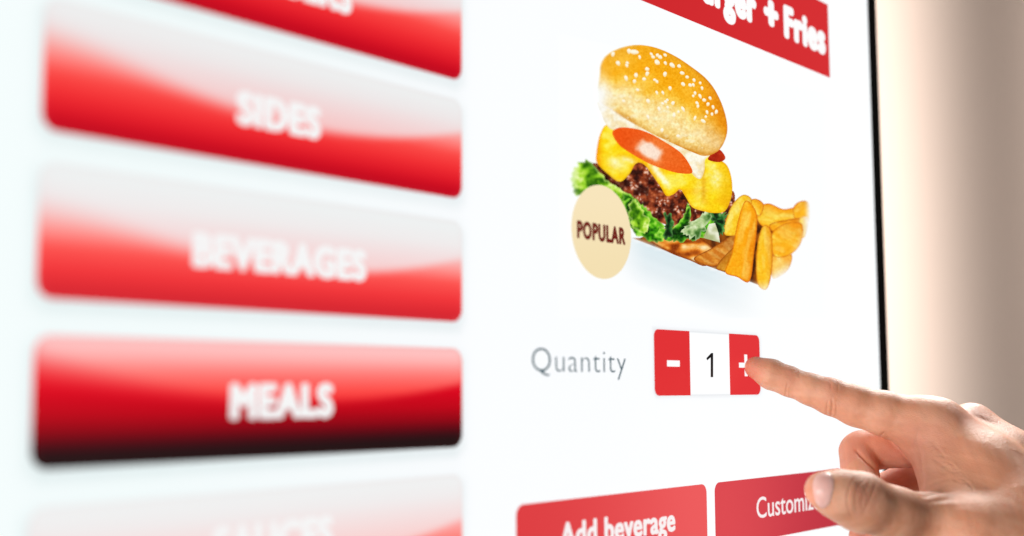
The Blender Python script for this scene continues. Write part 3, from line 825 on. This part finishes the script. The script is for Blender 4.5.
skin, nt, b = new_mat('skin')
at = nt.nodes.new('ShaderNodeAttribute'); at.attribute_name = 'pic'
tc = nt.nodes.new('ShaderNodeTexCoord')
n1 = nt.nodes.new('ShaderNodeTexNoise'); n1.inputs['Scale'].default_value = 420; n1.inputs['Detail'].default_value = 4
vo = nt.nodes.new('ShaderNodeTexVoronoi'); vo.feature = 'DISTANCE_TO_EDGE'; vo.inputs['Scale'].default_value = 950
mp = nt.nodes.new('ShaderNodeMapping'); mp.inputs['Rotation'].default_value = (.3, .5, .8); mp.inputs['Scale'].default_value = (1, .55, 1.2)
nt.links.new(tc.outputs['Object'], mp.inputs['Vector']); nt.links.new(mp.outputs['Vector'], vo.inputs['Vector']); nt.links.new(tc.outputs['Object'], n1.inputs['Vector'])
mr = nt.nodes.new('ShaderNodeMapRange'); mr.inputs['From Max'].default_value = .22
nt.links.new(vo.outputs['Distance'], mr.inputs['Value'])
ad = nt.nodes.new('ShaderNodeMath'); ad.operation = 'MULTIPLY_ADD'; ad.inputs[1].default_value = .6
nt.links.new(n1.outputs['Fac'], ad.inputs[0]); nt.links.new(mr.outputs['Result'], ad.inputs[2])
bp = nt.nodes.new('ShaderNodeBump'); bp.inputs['Strength'].default_value = .3; bp.inputs['Distance'].default_value = .00026
nt.links.new(ad.outputs['Value'], bp.inputs['Height']); nt.links.new(bp.outputs['Normal'], b.inputs['Normal'])
nt.links.new(at.outputs['Color'], b.inputs['Base Color'])
b.inputs['Roughness'].default_value = .54; b.inputs['Specular IOR Level'].default_value = .42
b.inputs['Subsurface Weight'].default_value = .45; b.inputs['Subsurface Radius'].default_value = (1.0, .32, .16); b.inputs['Subsurface Scale'].default_value = .0035

wrist = cam2w(cp(1064, 540, 600) / 1000)
person = empty('person', tuple(map(float, wrist)), 'bare right hand with index finger outstretched on the plus sign, other fingers curled', 'person')
ho = mesh_obj('hand', WP, Q, skin, person, colors=lin(np.clip(base, 0, 255)), smooth=True)

# finger nails: thin curved plates lying on the flesh
bvh = BVHTree.FromPolygons([Vector(p) for p in WP.tolist()], Q.tolist())
nail_m, nt, b = new_mat('nail')
tc = nt.nodes.new('ShaderNodeTexCoord'); nz = nt.nodes.new('ShaderNodeTexNoise'); nz.inputs['Scale'].default_value = 300; nz.inputs['Detail'].default_value = 3
rp = nt.nodes.new('ShaderNodeValToRGB'); rp.color_ramp.elements[0].color = (*lin((222, 168, 158)), 1); rp.color_ramp.elements[1].color = (*lin((234, 190, 180)), 1)
nt.links.new(tc.outputs['Object'], nz.inputs['Vector']); nt.links.new(nz.outputs['Fac'], rp.inputs['Fac']); nt.links.new(rp.outputs['Color'], b.inputs['Base Color'])
b.inputs['Roughness'].default_value = .36; b.inputs['Specular IOR Level'].default_value = .4
b.inputs['Subsurface Weight'].default_value = .25; b.inputs['Subsurface Radius'].default_value = (1, .4, .3); b.inputs['Subsurface Scale'].default_value = .002
def nail(poly, step, origin, raise_, sub=5):
    """outline in pixels as seen from `origin`; every point is dropped on to the flesh and lifted a little"""
    pts, fc, B_ = fill(catmull(poly, sub), step)
    dd = edge_dist(B_, pts[:, 0], pts[:, 1])
    V, nn = [], []
    for (x, y) in pts:
        p = (cam2w(cp(x, y, 1000) / 1000) - CAM); p /= np.linalg.norm(p)
        h = bvh.ray_cast(Vector(origin), Vector(p))
        V.append(np.array(h[0]) if h[0] else np.full(3, np.nan)); nn.append(np.array(h[1]) if h[0] else np.full(3, np.nan))
    V, nn = np.array(V), np.array(nn)
    ok = ~np.isnan(V[:, 0])
    fc = [f for f in fc if all(ok[list(f)])]
    V[~ok] = V[ok].mean(0); nn[~ok] = nn[ok].mean(0)
    top = V + nn * (raise_ * (.25 + .75 * ss(0, 2.5, dd)))[:, None]
    # skirt that closes the rim into the flesh
    bot = V - nn * .0006
    n = len(V)
    allv = np.concatenate([top, bot]); ff = list(fc)
    cnt = {}
    for f in fc:
        for i in range(3):
            e = (f[i], f[(i + 1) % 3]); cnt[e] = 1
    for (i, j) in cnt:
        if (j, i) not in cnt: ff.append((j, i, i + n, j + n))
    ff += [tuple(x + n for x in reversed(f)) for f in fc]
    return mesh_obj('fingernail', allv, ff, nail_m, ho, smooth=True)
nail([(817.5, 474.5), (823, 472.6), (830, 473), (833.6, 480), (833, 491), (829, 504), (822.5, 508), (817, 504), (814, 496), (812.8, 487), (814, 479.5)], 1.0, CAM, .00022)

# ------------------------------------------------------------------ curtain behind
cur_m, nt, b = new_mat('curtain_cloth')
tc = nt.nodes.new('ShaderNodeTexCoord'); wv = nt.nodes.new('ShaderNodeTexNoise'); wv.inputs['Scale'].default_value = 300; wv.inputs['Detail'].default_value = 3
rp = nt.nodes.new('ShaderNodeValToRGB'); rp.color_ramp.elements[0].color = (.63, .51, .445, 1); rp.color_ramp.elements[1].color = (.68, .555, .485, 1)
nt.links.new(tc.outputs['Object'], wv.inputs['Vector']); nt.links.new(wv.outputs['Fac'], rp.inputs['Fac']); nt.links.new(rp.outputs['Color'], b.inputs['Base Color'])
bp = nt.nodes.new('ShaderNodeBump'); bp.inputs['Strength'].default_value = .2; bp.inputs['Distance'].default_value = .001
nt.links.new(wv.outputs['Fac'], bp.inputs['Height']); nt.links.new(bp.outputs['Normal'], b.inputs['Normal'])
b.inputs['Roughness'].default_value = .9; b.inputs['Specular IOR Level'].default_value = .1
ZC = 1.75
def cz(px, py, z): return cam2w(np.array([(px - CX) / F * z, (py - CY) / F * z, z]))
ctr = cz(950, 268, ZC)
cr = np.array([R[0, 0], R[1, 0], 0.0]); cr /= np.linalg.norm(cr)           # along the curtain
cn = np.array([-cr[1], cr[0], 0.0])                                        # away from the viewer
nU, nZ = 420, 40
us = np.linspace(-1.0, .75, nU); zs = np.linspace(ctr[2] - .9, ctr[2] + .9, nZ)
V = np.zeros((nU, nZ, 3)); 
for j, z in enumerate(zs):
    h = (z - zs[0]) / (zs[-1] - zs[0])
    w = .034 * np.cos(us * 2 * np.pi / .50 + .25 * math.sin(h * 2.2) + .42)
    V[:, j] = ctr + us[:, None] * cr - w[:, None] * cn; V[:, j, 2] = z
idx = np.arange(nU * nZ).reshape(nU, nZ)
Fq = np.stack([idx[:-1, :-1], idx[1:, :-1], idx[1:, 1:], idx[:-1, 1:]], -1).reshape(-1, 4)
V2 = V.reshape(-1, 3); back = V2 + cn * .002; n = len(V2)
rim = []
for line in (idx[:, 0], idx[-1, :], idx[::-1, -1], idx[0, ::-1]):
    for a_, b_ in zip(line[:-1], line[1:]): rim.append((b_, a_, a_ + n, b_ + n))
cur = mesh_obj('curtain', np.concatenate([V2, back]), Fq.tolist() + (Fq[:, ::-1] + n).tolist() + rim, cur_m, None, origin=(float(ctr[0]), float(ctr[1]), float(zs[0])), smooth=True)
cur['label'] = 'beige curtain with soft upright folds, blurred behind the kiosk edge'; cur['category'] = 'curtain'

# ------------------------------------------------------------------ light
def area(name, loc, target, sx, sy, power, col, spread=180):
    l = bpy.data.lights.new(name, 'AREA'); l.shape = 'RECTANGLE'; l.size, l.size_y = sx, sy; l.energy = power; l.color = col; l.spread = math.radians(spread)
    o = bpy.data.objects.new(name, l); COL.objects.link(o); o.location = loc
    d = Vector(target) - Vector(loc); o.rotation_euler = d.to_track_quat('-Z', 'Y').to_euler(); return o
hc = cam2w(cp(930, 440, 620) / 1000)
def camdir(x, y, z): return R @ np.array([x, y, z], float)
# key light on the finger and knuckle tops, from above and behind
area('key_light', hc + camdir(.40, -.86, 1.05), hc, .45, .45, 4.6, (1, .96, .91), 60)
# fill lamp added low in front, left of the hand, to brighten it
area('front_fill', hc + camdir(-.44, .04, -.54), hc, .22, .22, 3.5, (1, .97, .94))
# added lamp, hidden by the kiosk, that washes the curtain from the left
area('curtain_wash', ctr - cr * .72 - cn * .55 + np.array([0, 0, .05]), ctr - cr * .02, .3, 1.4, 26, (1, .95, .90))

w = bpy.data.worlds.new('World'); sc.world = w; w.use_nodes = True
w.node_tree.nodes['Background'].inputs['Color'].default_value = (1.0, .95, .90, 1)
w.node_tree.nodes['Background'].inputs['Strength'].default_value = .085

sc.render.engine = 'CYCLES'
sc.cycles.use_denoising = True
sc.cycles.max_bounces = 6
sc.view_settings.view_transform = 'Standard'
sc.view_settings.look = 'None'
sc.view_settings.exposure = 0
sc.view_settings.gamma = 1
